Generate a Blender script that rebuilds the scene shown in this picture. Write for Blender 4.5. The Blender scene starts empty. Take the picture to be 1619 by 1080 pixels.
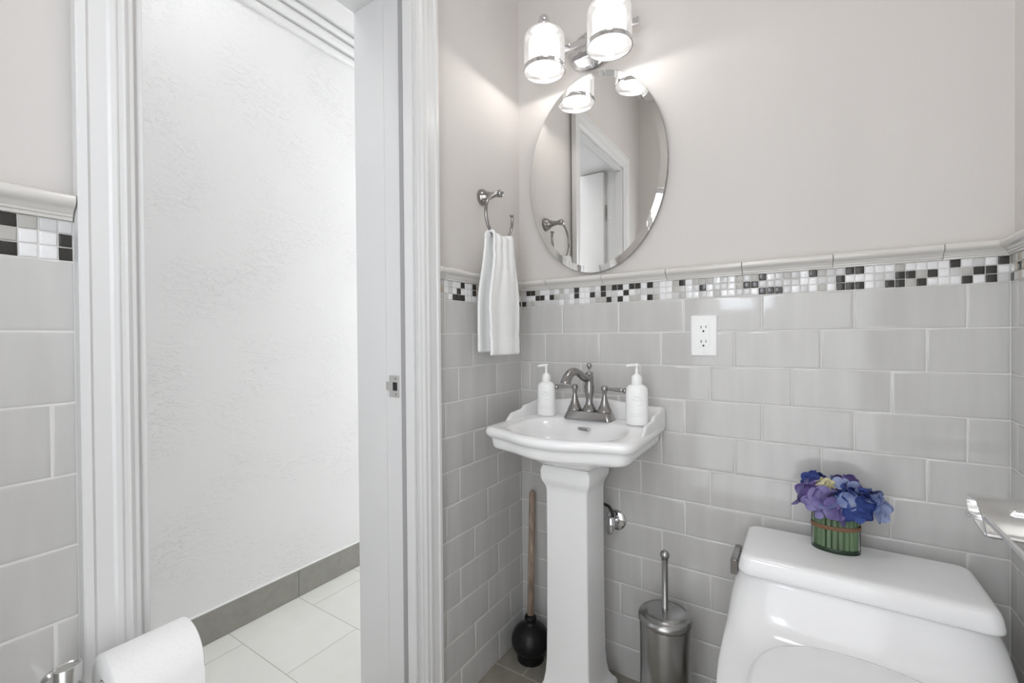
import bpy, bmesh, math, random
from mathutils import Vector, Matrix
PI = math.pi
rnd = random.Random(7)
S = bpy.context.scene
COL = S.collection

# ------------------------------------------------------------------ camera
CX, CY, CZ = 0.8851, -1.4243, 1.116
yaw, pit, rol, fpx = 0.5768, -0.0078, -0.0081, 707.27
F = Vector((-math.sin(yaw)*math.cos(pit), math.cos(yaw)*math.cos(pit), math.sin(pit)))
R0 = Vector((math.cos(yaw), math.sin(yaw), 0.0))
U0 = R0.cross(F)
R = R0*math.cos(rol) + U0*math.sin(rol)
U = -R0*math.sin(rol) + U0*math.cos(rol)
cam = bpy.data.objects.new('camera', bpy.data.cameras.new('camera'))
COL.objects.link(cam)
cam.matrix_world = Matrix(((R.x, U.x, -F.x, CX), (R.y, U.y, -F.y, CY), (R.z, U.z, -F.z, CZ), (0, 0, 0, 1)))
cam.data.sensor_width = 36.0
cam.data.lens = fpx/1619.0*36.0
cam.data.clip_start = 0.01
S.camera = cam

# ------------------------------------------------------------------ view, world
S.view_settings.view_transform = 'Standard'
S.view_settings.look = 'None'
S.view_settings.exposure = 0.10
S.view_settings.gamma = 1.0
S.view_settings.use_curve_mapping = False
S.cycles.max_bounces = 14
S.cycles.diffuse_bounces = 8
S.cycles.glossy_bounces = 8
S.cycles.transparent_max_bounces = 16
S.cycles.sample_clamp_indirect = 6.0
W = bpy.data.worlds.new('world'); S.world = W
W.use_nodes = True
W.node_tree.nodes['Background'].inputs[0].default_value = (0.9, 0.95, 1.0, 1)
W.node_tree.nodes['Background'].inputs[1].default_value = 0.6

# light levels
L_SHADE, L_BULB, L_CEIL, L_WIN, L_REAR_FILL, L_HALL, L_HEND_FILL, L_HEND_FILL2 = 1.5, 2.5, 12.5, 9.0, 1.75, 7.2, 6.4, 1.8
P_BULB = 4.9

# ------------------------------------------------------------------ materials
MATS = {}
def mat(name, col, rough=0.5, metal=0.0, spec=0.5, coat=0.0, noise=None, bump=None, emit=None):
    m = bpy.data.materials.new(name); m.use_nodes = True
    nt = m.node_tree; b = nt.nodes['Principled BSDF']
    b.inputs['Base Color'].default_value = (*col, 1)
    b.inputs['Roughness'].default_value = rough
    b.inputs['Metallic'].default_value = metal
    b.inputs['Specular IOR Level'].default_value = spec
    b.inputs['Coat Weight'].default_value = coat
    b.inputs['Coat Roughness'].default_value = 0.03
    tc = nt.nodes.new('ShaderNodeTexCoord')
    if noise:   # (scale xyz, amount)
        sc, amt = noise
        mp = nt.nodes.new('ShaderNodeMapping'); mp.inputs['Scale'].default_value = sc
        nz = nt.nodes.new('ShaderNodeTexNoise'); nz.inputs['Scale'].default_value = 1.0; nz.inputs['Detail'].default_value = 3
        nt.links.new(tc.outputs['Object'], mp.inputs[0]); nt.links.new(mp.outputs[0], nz.inputs['Vector'])
        rp = nt.nodes.new('ShaderNodeValToRGB')
        rp.color_ramp.elements[0].position = 0.3; rp.color_ramp.elements[1].position = 0.7
        rp.color_ramp.elements[0].color = (*[c*(1-amt) for c in col], 1)
        rp.color_ramp.elements[1].color = (*[min(1, c*(1+amt)) for c in col], 1)
        nt.links.new(nz.outputs[0], rp.inputs[0]); nt.links.new(rp.outputs[0], b.inputs['Base Color'])
    if bump:    # (scale xyz, strength, distance, detail)
        sc, st, ds, dt = bump
        mp = nt.nodes.new('ShaderNodeMapping'); mp.inputs['Scale'].default_value = sc
        nz = nt.nodes.new('ShaderNodeTexNoise'); nz.inputs['Scale'].default_value = 1.0; nz.inputs['Detail'].default_value = dt
        nt.links.new(tc.outputs['Object'], mp.inputs[0]); nt.links.new(mp.outputs[0], nz.inputs['Vector'])
        bp = nt.nodes.new('ShaderNodeBump'); bp.inputs['Strength'].default_value = st; bp.inputs['Distance'].default_value = ds
        nt.links.new(nz.outputs[0], bp.inputs['Height']); nt.links.new(bp.outputs[0], b.inputs['Normal'])
    if emit:
        b.inputs['Emission Color'].default_value = (*emit[0], 1); b.inputs['Emission Strength'].default_value = emit[1]
    MATS[name] = m
    return m

M_paint = mat('wall_paint', (0.66, 0.635, 0.615), 0.6, spec=0.3, noise=((6, 6, .8), 0.02), bump=((90, 90, 90), 0.04, 0.002, 2))
M_tile = mat('gray_glazed_tile', (0.565, 0.56, 0.55), 0.10, coat=0.1, noise=((25, 25, 3), 0.05), bump=((9, 9, 5), 0.05, 0.01, 1))
M_tedge = mat('pale_gray_tile_edge', (0.64, 0.635, 0.625), 0.09, coat=0.3)  # paler than the tile face, on its outer edge rings
M_grout = mat('grout', (0.74, 0.73, 0.71), 0.8)
M_rail = mat('glazed_rail', (0.68, 0.66, 0.635), 0.1, coat=0.3)
M_trim = mat('white_trim_paint', (0.74, 0.74, 0.742), 0.28, spec=0.4)
M_scuff = mat('gray_scuff', (0.60, 0.60, 0.60), 0.5)
M_stop_strip = mat('gray_stop_strip', (0.36, 0.35, 0.36), 0.6)
M_porc = mat('white_porcelain', (0.88, 0.88, 0.885), 0.09, coat=0.0)
M_chrome = mat('chrome', (0.78, 0.78, 0.80), 0.06, 1.0)
M_nickel = mat('brushed_nickel', (0.37, 0.36, 0.355), 0.17, 1.0)
M_steel = mat('brushed_steel', (0.42, 0.42, 0.42), 0.26, 1.0)
M_satin = mat('satin_chrome', (0.66, 0.66, 0.65), 0.25, 1.0)
M_rackbar = mat('satin_rack_bar', (0.9, 0.9, 0.89), 0.5, 1.0)
M_rack = mat('polished_rack_metal', (0.86, 0.86, 0.85), 0.2, 1.0)
M_white_pl = mat('white_plastic', (0.91, 0.91, 0.91), 0.3)
M_bottle = mat('white_bottle', (0.93, 0.93, 0.93), 0.35)
M_bprint = mat('pale_gray_print', (0.68, 0.68, 0.69), 0.4)
M_dark = mat('dark_slot', (0.015, 0.015, 0.015), 0.6)
M_cloth = mat('white_terry', (0.92, 0.925, 0.925), 0.95, spec=0.1, bump=((420, 420, 420), 0.3, 0.002, 3))
M_paper = mat('white_tissue', (0.86, 0.86, 0.86), 0.95, spec=0.1, bump=((160, 160, 160), 0.35, 0.002, 2))
M_core = mat('cardboard', (0.45, 0.38, 0.31), 0.9)
M_wood = mat('worn_wood', (0.33, 0.25, 0.195), 0.65, noise=((90, 90, 7), 0.4))
M_rubber = mat('black_rubber', (0.008, 0.008, 0.009), 0.36, spec=0.3)
M_hose = mat('dark_braided_hose', (0.05, 0.05, 0.05), 0.35, 0.6)
M_mirror = mat('mirror_silver', (0.88, 0.88, 0.87), 0.0, 1.0)
M_medge = mat('mirror_edge', (0.25, 0.25, 0.25), 0.3, 0.5)
M_opal = mat('opal_glass', (0.9, 0.9, 0.9), 0.3, emit=((1.0, 0.965, 0.93), L_SHADE))
M_bulb = mat('bulb', (0.9, 0.9, 0.9), 0.3, emit=((1.0, 0.97, 0.93), L_BULB))
M_ceil = mat('ceiling_paint', (0.82, 0.82, 0.81), 0.7)
M_cfill = mat('ceiling_fill_glass', (0.9, 0.9, 0.9), 0.3, emit=((1.0, 0.975, 0.95), L_CEIL))
M_hfill = mat('hall_fill_glass', (0.9, 0.9, 0.9), 0.3, emit=((0.97, 0.985, 1.0), L_HALL))
M_wpane = mat('lit_window_pane', (0.9, 0.9, 0.9), 0.3, emit=((0.86, 0.93, 1.0), L_WIN))
M_rear_fill = mat('rear_fill_glow', (0.9, 0.9, 0.9), 0.6, emit=((0.95, 0.97, 1.0), L_REAR_FILL))
M_hend_fill = mat('hall_end_fill_glow', (0.9, 0.9, 0.9), 0.3, emit=((0.96, 0.98, 1.0), L_HEND_FILL))
M_hend_fill2 = mat('hall_end_fill_dim', (0.9, 0.9, 0.9), 0.3, emit=((0.96, 0.98, 1.0), L_HEND_FILL2))
M_base = mat('gray_stone_tile', (0.28, 0.275, 0.25), 0.45, noise=((30, 30, 30), 0.08))
M_caulk = mat('white_caulk', (0.8, 0.8, 0.79), 0.5)
M_stem = mat('green_stem', (0.17, 0.225, 0.14), 0.45, noise=((40, 40, 8), 0.2))
M_foam = mat('dark_green_base', (0.02, 0.045, 0.025), 0.3)
M_band = mat('brown_raffia', (0.20, 0.10, 0.055), 0.6)
M_gloss_white = mat('glazed_white_mosaic', (0.82, 0.82, 0.83), 0.08, coat=0.5, bump=((120, 120, 120), 0.35, 0.004, 1))
M_mlight = mat('light_gray_mosaic', (0.60, 0.60, 0.60), 0.15, bump=((120, 120, 120), 0.2, 0.003, 1))
M_mgray = mat('gray_mosaic', (0.47, 0.46, 0.44), 0.3)
M_mdark = mat('charcoal_mosaic', (0.035, 0.033, 0.03), 0.15)
M_mbeige = mat('beige_mosaic', (0.50, 0.44, 0.37), 0.3)
M_mos = [M_gloss_white, M_mlight, M_mgray, M_mdark, M_mbeige]

def glass_mat(name, tint, ior=1.45, base=0.12, rough=0.0):
    m = bpy.data.materials.new(name); m.use_nodes = True
    nt = m.node_tree; nt.nodes.remove(nt.nodes['Principled BSDF'])
    out = nt.nodes['Material Output']
    tr = nt.nodes.new('ShaderNodeBsdfTransparent'); tr.inputs[0].default_value = (*tint, 1)
    gl = nt.nodes.new('ShaderNodeBsdfGlossy'); gl.inputs['Roughness'].default_value = rough
    lw = nt.nodes.new('ShaderNodeLayerWeight'); lw.inputs['Blend'].default_value = base
    mx = nt.nodes.new('ShaderNodeMixShader')
    nt.links.new(lw.outputs['Fresnel'], mx.inputs[0]); nt.links.new(tr.outputs[0], mx.inputs[1]); nt.links.new(gl.outputs[0], mx.inputs[2])
    nt.links.new(mx.outputs[0], out.inputs[0])
    return m
M_glass = glass_mat('clear_shade_glass', (0.95, 0.95, 0.95), base=0.2)
def milky(m, amt):
    nt = m.node_tree; out = nt.nodes['Material Output']; src = out.inputs[0].links[0].from_socket
    tl = nt.nodes.new('ShaderNodeBsdfTranslucent'); tl.inputs[0].default_value = (.95, .95, .95, 1)
    df = nt.nodes.new('ShaderNodeBsdfDiffuse'); df.inputs[0].default_value = (.9, .9, .9, 1)
    m1 = nt.nodes.new('ShaderNodeMixShader'); m1.inputs[0].default_value = .5
    m2 = nt.nodes.new('ShaderNodeMixShader'); m2.inputs[0].default_value = amt
    nt.links.new(tl.outputs[0], m1.inputs[1]); nt.links.new(df.outputs[0], m1.inputs[2])
    nt.links.new(src, m2.inputs[1]); nt.links.new(m1.outputs[0], m2.inputs[2]); nt.links.new(m2.outputs[0], out.inputs[0])
milky(M_glass, .28)
M_vglass = glass_mat('vase_glass', (0.92, 0.96, 0.93), base=0.08)

def brick_mat(name, c1, c2, cm, bw, rh, off, loc, rough, offset=0.5, mortar=0.0018, noise=0.06):
    m = bpy.data.materials.new(name); m.use_nodes = True
    nt = m.node_tree; b = nt.nodes['Principled BSDF']; b.inputs['Roughness'].default_value = rough
    tc = nt.nodes.new('ShaderNodeTexCoord'); mp = nt.nodes.new('ShaderNodeMapping'); mp.inputs['Location'].default_value = loc
    br = nt.nodes.new('ShaderNodeTexBrick'); br.offset = offset
    br.inputs['Color1'].default_value = (*c1, 1); br.inputs['Color2'].default_value = (*c2, 1); br.inputs['Mortar'].default_value = (*cm, 1)
    br.inputs['Scale'].default_value = 1.0; br.inputs['Mortar Size'].default_value = mortar
    br.inputs['Brick Width'].default_value = bw; br.inputs['Row Height'].default_value = rh
    nz = nt.nodes.new('ShaderNodeTexNoise'); nz.inputs['Scale'].default_value = 14; nz.inputs['Detail'].default_value = 6
    mx = nt.nodes.new('ShaderNodeMixRGB'); mx.blend_type = 'OVERLAY'; mx.inputs[0].default_value = noise
    nt.links.new(tc.outputs['Object'], mp.inputs[0]); nt.links.new(mp.outputs[0], br.inputs['Vector'])
    nt.links.new(tc.outputs['Object'], nz.inputs['Vector'])
    nt.links.new(br.outputs['Color'], mx.inputs[1]); nt.links.new(nz.outputs['Fac'], mx.inputs[2])
    nt.links.new(mx.outputs[0], b.inputs['Base Color'])
    return m
M_floor = brick_mat('taupe_floor_tile', (0.30, 0.28, 0.235), (0.33, 0.305, 0.26), (0.55, 0.52, 0.46), 0.61, 0.305, 0, (0.2, 0.178, 0), 0.4, noise=0.35)
M_hfloor = brick_mat('cream_hall_tile', (0.66, 0.66, 0.625), (0.68, 0.68, 0.645), (0.42, 0.41, 0.39), 0.56, 0.281, 0, (0.562, 0.316, 0), 0.35, noise=0.1)

def plaster_mat():
    m = bpy.data.materials.new('white_skip_trowel_plaster'); m.use_nodes = True
    nt = m.node_tree; b = nt.nodes['Principled BSDF']
    b.inputs['Base Color'].default_value = (0.78, 0.78, 0.785, 1); b.inputs['Roughness'].default_value = 0.55
    tc = nt.nodes.new('ShaderNodeTexCoord')
    mp = nt.nodes.new('ShaderNodeMapping'); mp.inputs['Scale'].default_value = (1, 6, 15); mp.inputs['Rotation'].default_value = (-0.45, 0, 0)
    n1 = nt.nodes.new('ShaderNodeTexNoise'); n1.inputs['Scale'].default_value = 4.6; n1.inputs['Detail'].default_value = 8; n1.inputs['Roughness'].default_value = 0.62; n1.inputs['Distortion'].default_value = 0.9
    n2 = nt.nodes.new('ShaderNodeTexNoise'); n2.inputs['Scale'].default_value = 4.0; n2.inputs['Detail'].default_value = 2
    rp = nt.nodes.new('ShaderNodeValToRGB'); rp.color_ramp.elements[0].position = 0.53; rp.color_ramp.elements[1].position = 0.57
    rp2 = nt.nodes.new('ShaderNodeValToRGB'); rp2.color_ramp.elements[0].position = 0.42; rp2.color_ramp.elements[1].position = 0.68
    mu = nt.nodes.new('ShaderNodeMath'); mu.operation = 'MULTIPLY'
    ad = nt.nodes.new('ShaderNodeMath'); ad.operation = 'MULTIPLY_ADD'; ad.inputs[1].default_value = 0.10
    bp = nt.nodes.new('ShaderNodeBump'); bp.inputs['Strength'].default_value = 0.6; bp.inputs['Distance'].default_value = 0.0027
    nt.links.new(tc.outputs['Object'], mp.inputs[0]); nt.links.new(mp.outputs[0], n1.inputs['Vector'])
    nt.links.new(tc.outputs['Object'], n2.inputs['Vector'])
    nt.links.new(n1.outputs[0], rp.inputs[0]); nt.links.new(n2.outputs[0], rp2.inputs[0])
    nt.links.new(rp.outputs[0], mu.inputs[0]); nt.links.new(rp2.outputs[0], mu.inputs[1])
    nt.links.new(n1.outputs[0], ad.inputs[0]); nt.links.new(mu.outputs[0], ad.inputs[2])
    nt.links.new(ad.outputs[0], bp.inputs['Height']); nt.links.new(bp.outputs[0], b.inputs['Normal'])
    return m
M_plaster = plaster_mat()

def petal_mat(name, c1, c2, scale=45):
    m = mat(name, c1, 0.7, spec=0.2)
    nt = m.node_tree; b = nt.nodes['Principled BSDF']
    tc = nt.nodes.new('ShaderNodeTexCoord'); nz = nt.nodes.new('ShaderNodeTexNoise'); nz.inputs['Scale'].default_value = scale
    rp = nt.nodes.new('ShaderNodeValToRGB'); rp.color_ramp.elements[0].position = 0.35; rp.color_ramp.elements[1].position = 0.65
    rp.color_ramp.elements[0].color = (*c1, 1); rp.color_ramp.elements[1].color = (*c2, 1)
    nt.links.new(tc.outputs['Object'], nz.inputs['Vector']); nt.links.new(nz.outputs[0], rp.inputs[0]); nt.links.new(rp.outputs[0], b.inputs['Base Color'])
    return m
P_lav = petal_mat('lavender_petal', (0.17, 0.135, 0.33), (0.28, 0.26, 0.48), 25)
P_pur = petal_mat('purple_petal', (0.075, 0.05, 0.17), (0.15, 0.11, 0.29), 25)
P_blue = petal_mat('blue_petal', (0.022, 0.035, 0.15), (0.06, 0.10, 0.33), 25)
P_peri = petal_mat('periwinkle_petal', (0.12, 0.165, 0.36), (0.32, 0.37, 0.55), 25)
P_cream = petal_mat('cream_petal', (0.58, 0.53, 0.30), (0.66, 0.62, 0.42))
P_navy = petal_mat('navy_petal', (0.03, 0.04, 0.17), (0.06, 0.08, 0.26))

# ------------------------------------------------------------------ mesh helpers
class MB:
    def __init__(s): s.v = []; s.f = []; s.m = []
    def add(s, vs, fs, mi=0):
        o = len(s.v); s.v += [tuple(v) for v in vs]
        s.f += [tuple(i+o for i in f) for f in fs]; s.m += [mi]*len(fs)
        return s
    def box(s, x0, x1, y0, y1, z0, z1, mi=0):
        vs = [(x, y, z) for z in (z0, z1) for y in (y0, y1) for x in (x0, x1)]
        return s.add(vs, [(0, 2, 3, 1), (4, 5, 7, 6), (0, 1, 5, 4), (2, 6, 7, 3), (0, 4, 6, 2), (1, 3, 7, 5)], mi)
    def loft(s, loops, cap0=True, cap1=True, closed=True, mi=0):
        n = len(loops[0]); vs = [p for l in loops for p in l]; fs = []
        for i in range(len(loops)-1):
            for j in range(n if closed else n-1):
                k = (j+1) % n
                fs.append((i*n+j, i*n+k, (i+1)*n+k, (i+1)*n+j))
        if cap0: fs.append(tuple(range(n-1, -1, -1)))
        if cap1: fs.append(tuple((len(loops)-1)*n+j for j in range(n)))
        return s.add(vs, fs, mi)
    def lathe(s, prof, c=(0, 0, 0), axis='Z', n=40, mi=0, sx=1.0, sy=1.0, rot=None):
        loops = []
        for r, h in prof:
            l = []
            for j in range(n):
                a = 2*PI*j/n; x, y = r*sx*math.cos(a), r*sy*math.sin(a)
                p = Vector((x, y, h))
                if axis == 'X': p = Vector((h, x, y))
                if axis == 'Y': p = Vector((y, h, x))
                if rot: p = rot @ p
                l.append(tuple(p + Vector(c)))
            loops.append(l)
        return s.loft(loops, prof[0][0] > 1e-6, prof[-1][0] > 1e-6, mi=mi)
    def tube(s, pts, rad, n=16, mi=0, flat=1.0, up=None):
        pts = [Vector(p) for p in pts]; N = len(pts)
        if not hasattr(rad, '__len__'): rad = [rad]*N
        T = [(pts[min(i+1, N-1)]-pts[max(i-1, 0)]).normalized() for i in range(N)]
        u = Vector(up) if up else (Vector((0, 0, 1)) if abs(T[0].z) < 0.9 else Vector((1, 0, 0)))
        loops = []
        for i in range(N):
            u = (u - T[i]*u.dot(T[i])).normalized(); w = T[i].cross(u)
            loops.append([tuple(pts[i]+(u*math.cos(2*PI*j/n)*flat+w*math.sin(2*PI*j/n))*rad[i]) for j in range(n)])
        return s.loft(loops, mi=mi)
    def sphere(s, c, r, n=24, mi=0, sz=1.0):
        k = n//2
        return s.lathe([(max(1e-7, r*math.sin(PI*i/k)), -r*sz*math.cos(PI*i/k)) for i in range(k+1)], c, n=n, mi=mi)
    def build(s, name, mats, parent=None, smooth=True, bevel=0, sub=0, auto=None, seg=2, solid=0):
        me = bpy.data.meshes.new(name); me.from_pydata(s.v, [], s.f)
        mats = mats if isinstance(mats, (list, tuple)) else [mats]
        for m in mats: me.materials.append(m)
        for p, i in zip(me.polygons, s.m): p.material_index = i; p.use_smooth = smooth
        bm = bmesh.new(); bm.from_mesh(me)
        bmesh.ops.remove_doubles(bm, verts=bm.verts, dist=1e-6)
        bmesh.ops.recalc_face_normals(bm, faces=bm.faces)
        if auto is not None:
            for e in bm.edges:
                if len(e.link_faces) == 2 and e.calc_face_angle(0) > auto: e.smooth = False
        bm.to_mesh(me); bm.free()
        o = bpy.data.objects.new(name, me); COL.objects.link(o)
        if parent: o.parent = parent; o.matrix_parent_inverse = parent.matrix_world.inverted()
        if solid:
            d = o.modifiers.new('solid', 'SOLIDIFY'); d.thickness = solid; d.offset = 0
        if bevel:
            d = o.modifiers.new('bevel', 'BEVEL'); d.width = bevel; d.segments = seg; d.limit_method = 'ANGLE'; d.angle_limit = math.radians(30)
            d.harden_normals = False
        if sub:
            d = o.modifiers.new('sub', 'SUBSURF'); d.levels = sub; d.render_levels = sub
        return o

def thing(name, loc, label, cat, group=None):
    o = bpy.data.objects.new(name, None); COL.objects.link(o)
    o.empty_display_size = 0.05
    o.location = loc; o.matrix_world = Matrix.Translation(loc)
    o['label'] = label; o['category'] = cat
    if group: o['group'] = group
    return o
def tag(o, label, cat, group=None):
    o['label'] = label; o['category'] = cat
    if group: o['group'] = group
    return o
def struct(o, label=None):
    o['kind'] = 'structure'
    if label: o['label'] = label
    return o
def plabel(o, t): o['label'] = t; return o

def rrect(hx, hy, r, n=8, cx=0, cy=0, z=0):
    pts = []
    for sx, sy, a0 in ((1, 1, 0), (-1, 1, PI/2), (-1, -1, PI), (1, -1, 1.5*PI)):
        for i in range(n+1):
            a = a0 + PI/2*i/n
            pts.append((cx+sx*(hx-r)+r*math.cos(a), cy+sy*(hy-r)+r*math.sin(a), z))
    return pts
def lerp(a, b, t): return a+(b-a)*t
def smooth(t): t = max(0, min(1, t)); return t*t*(3-2*t)

# ------------------------------------------------------------------ room shell
XR, YR = 1.268, -1.505       # right wall tile face, rear wall tile face
REC = 0.009                  # painted wall sits behind the tile face
ZC_ROOM, ZC_HALL = 2.76, 2.66
ZL1 = 1.1307; TP, TW = 0.1032, 0.2055
Z_MB, Z_MT, Z_RT = 1.2315, 1.2895, 1.326
YD0, YD1, ZD = -1.151, -0.540, 2.101      # door opening
YC0, YC1 = -1.2255, -0.466                # casing outer edges
XH, XJ = -0.958, -0.25                    # hall wall, hall face of bathroom wall

floor = MB().box(-0.12, 1.40, -1.65, 0.13, -0.08, 0.0).build('floor', M_floor, smooth=False)
struct(floor, 'taupe stone tile floor of the powder room')
struct(MB().box(0, 1.40, -1.65, 0.13, ZC_ROOM, ZC_ROOM+.05).build('ceiling', M_ceil, smooth=False))
wall_back = struct(MB().box(-0.009, 1.40, REC, 0.13, 0, ZC_ROOM).build('wall_back', M_paint, smooth=False), 'pale greige painted wall with mirror above gray tile')
w = MB().box(XJ, -REC, YD1+.0135, 0.13, 0, ZC_ROOM).box(XJ, -REC, -1.65, YD0-.0135, 0, ZC_ROOM).box(XJ, -REC, YD0-.0135, YD1+.0135, ZD+.0135, ZC_ROOM)
wall_left = struct(w.build('wall_left', M_paint, smooth=False), 'pale greige wall with the doorway')
wall_right = struct(MB().box(XR+REC, 1.40, -1.65, REC, 0, ZC_ROOM).build('wall_right', M_paint, smooth=False))
WX0, WX1, WZ0, WZ1 = 0.28, 1.20, 0.12, 2.0
w = MB().box(-REC, WX0, -1.65, YR-REC, 0, ZC_ROOM).box(WX1, XR+REC, -1.65, YR-REC, 0, ZC_ROOM).box(WX0, WX1, -1.65, YR-REC, 0, WZ0).box(WX0, WX1, -1.65, YR-REC, WZ1, ZC_ROOM)
wall_rear = struct(w.build('wall_rear', M_paint, smooth=False))

# tiles: every tile a pillowed slab, one field per wall run
def tile_field(wall, origin, udir, ndir, u0, u1, offs, zl1=ZL1, name='tile_field', seed=1):
    """origin: point on the tile face; u runs along the wall; ndir points into the room"""
    rr = random.Random(seed)
    o, ud, nd = Vector(origin), Vector(udir), Vector(ndir)
    mb = MB(); g = 0.0011
    def P(u, z, d): return tuple(o + ud*u + nd*d + Vector((0, 0, z)))
    row = 0
    while True:
        zt = zl1 + TP*(1-row)
        zb = zt - TP
        if row == 0: zt = Z_MB
        if row == 0: zb = zl1
        if zt <= 0.0: break
        zb = max(zb, 0.0)
        of = offs[row % 3]
        k0 = math.floor((u0-of)/TW)-1
        u = of + k0*TW
        while u < u1:
            a, b = max(u, u0), min(u+TW, u1)
            u += TW
            if b - a < 0.004: continue
            if zt - zb < 0.004: continue
            a2, b2, z2, z3 = (a if a == u0 else a+g), (b if b == u1 else b-g), zb+g, zt-g
            t1, t2 = rr.uniform(-.0022, .0022), rr.uniform(-.003, .003)
            loops = []
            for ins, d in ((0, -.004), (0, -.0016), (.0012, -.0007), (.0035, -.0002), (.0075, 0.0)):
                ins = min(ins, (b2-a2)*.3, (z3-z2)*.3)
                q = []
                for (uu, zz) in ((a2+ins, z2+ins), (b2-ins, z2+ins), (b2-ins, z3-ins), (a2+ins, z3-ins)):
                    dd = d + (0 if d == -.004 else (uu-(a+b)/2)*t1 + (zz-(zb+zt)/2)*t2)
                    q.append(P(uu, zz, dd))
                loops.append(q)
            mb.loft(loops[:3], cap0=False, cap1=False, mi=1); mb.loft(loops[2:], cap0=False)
        row += 1
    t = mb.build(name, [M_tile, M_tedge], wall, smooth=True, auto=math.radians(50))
    # flat shading of the big face is kept by the small bevel rings
    gb = MB()
    e = .008
    c = [P(u0-e, 0, -REC), P(u1+e, 0, -REC), P(u1+e, Z_MT, -REC), P(u0-e, Z_MT, -REC)]
    d = [P(u0-e, 0, -.0017), P(u1+e, 0, -.0017), P(u1+e, Z_MT, -.0017), P(u0-e, Z_MT, -.0017)]
    gb.loft([c, d])
    gb.build('grout', M_grout, wall, smooth=False)
    return t

MP = 0.01945
def mosaic(wall, origin, udir, ndir, u0, u1, dark, u_off=0.0, warm=0.06, seed=3):
    rr = random.Random(seed)
    o, ud, nd = Vector(origin), Vector(udir), Vector(ndir)
    mb = MB()
    def P(u, z, d): return tuple(o + ud*u + nd*d + Vector((0, 0, z)))
    k0, k1 = math.floor((u0-u_off)/MP), math.ceil((u1-u_off)/MP)
    rh = (Z_MT-Z_MB)/3
    for k in range(k0, k1):
        for r in range(3):
            a, b = max(u0, u_off+k*MP), min(u1, u_off+(k+1)*MP)
            zt = Z_MT - r*rh; zb = zt - rh
            if b-a < .005: continue
            x = rr.random()
            mi = 0 if x < .48 else 1 if x < .76 else 2 if x < .94-warm else 4 if x < .94+warm*.6 else 1
            if dark is None: mi = 3 if rr.random() < .2 else mi
            elif (k, r) in dark: mi = 3
            t1, t2 = rr.uniform(-.02, .02), rr.uniform(-.02, .02)
            loops = []
            for ins, d in ((.0008, -.002), (.0008, -.0006), (.0016, .0003), (.003, .0006)):
                q = []
                for uu, zz in ((a+ins, zb+ins), (b-ins, zb+ins), (b-ins, zt-ins), (a+ins, zt-ins)):
                    q.append(P(uu+rr.uniform(-.0002, .0002), zz+rr.uniform(-.0002, .0002), d + (uu-(a+b)/2)*t1 + (zz-(zb+zt)/2)*t2))
                loops.append(q)
            mb.loft(loops, cap0=False, mi=mi)
    return mb.build('mosaic_band', M_mos, wall, smooth=True, auto=math.radians(40))

RAIL = [(-.008, 0), (.003, 0), (.0035, .004), (.006, .0055), (.0065, .0085), (.0085, .010), (.010, .0135), (.0135, .016),
        (.0185, .018), (.022, .0215), (.0235, .026), (.0225, .0305), (.019, .0340), (.013, .0360), (.004, .0368), (-.008, .0368)]
def rail(wall, origin, udir, ndir, u0, u1, off):
    o, ud, nd = Vector(origin), Vector(udir), Vector(ndir)
    mb = MB(); L = 0.2085
    u = off + math.floor((u0-off)/L)*L
    while u < u1:
        a, b = max(u, u0), min(u+L, u1)
        u += L
        if b-a < .003: continue
        g = .0005
        loops = []
        for uu, sh in ((a+g, .9), (a+g+.0008, 1), (b-g-.0008, 1), (b-g, .9)):
            loops.append([tuple(o+ud*uu+nd*(d*sh if d > 0 else d)+Vector((0, 0, Z_MT+h))) for d, h in RAIL])
        mb.loft(loops)
    return mb.build('chair_rail', M_rail, wall, smooth=True, auto=math.radians(35))

def cells(lst, off=0.0):
    s = set()
    for u, z in lst:
        s.add((math.floor((u-off)/MP), max(0, min(2, int((Z_MT-1.116-z)/((Z_MT-Z_MB)/3))))))
    return s
DB = [(0.037, 0), (0.057, 0), (0.077, 1), (0.097, 1), (0.018, 2), (0.135, 1), (0.232, 0), (0.232, 1), (0.29, 1), (0.327, 0), (0.327, 1), (0.366, 0), (0.385, 0),
      (0.347, 2), (0.385, 2), (0.405, 1), (0.424, 0), (0.444, 0), (0.483, 0), (0.483, 2), (0.579, 0), (0.637, 1), (0.751, 1), (0.771, 1), (0.79, 0), (0.79, 2),
      (0.81, 2), (0.829, 2), (0.906, 0), (0.984, 0), (1.003, 0), (0.964, 1), (0.963, 2), (0.983, 2), (1.003, 2), (1.081, 1), (1.101, 1), (1.061, 2), (1.081, 2),
      (1.139, 1), (1.121, 2), (1.178, 0), (1.198, 2), (1.217, 1), (1.237, 1), (1.237, 2), (1.256, 0)]
dk_back = {(round((x-.0035)/MP-.5), r) for x, r in DB}
LB = [(-0.349, 0), (-0.367, 1), (-0.288, 0), (-0.288, 1), (-0.386, 2), (-0.367, 2), (-0.347, 2), (-0.010, 2)]
LC = [(-1.287, 0), (-1.287, 2), (-1.231, 1), (-1.231, 2)]
dk_left = {(math.floor((y+.0)/MP), r) for y, r in LB}
dk_far = {(math.floor((y+1.2225)/.0195), r) for y, r in LC}

# back wall: u = X
tile_field(wall_back, (0, 0, 0), (1, 0, 0), (0, -1, 0), 0.0, XR, (0.172, 0.103, 0.0375), seed=11)
mosaic(wall_back, (0, 0, 0), (1, 0, 0), (0, -1, 0), 0.0, XR, dk_back, u_off=.0035, warm=0.0, seed=5)
rail(wall_back, (0, 0, 0), (1, 0, 0), (0, -1, 0), 0.0, XR, 0.116)
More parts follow.
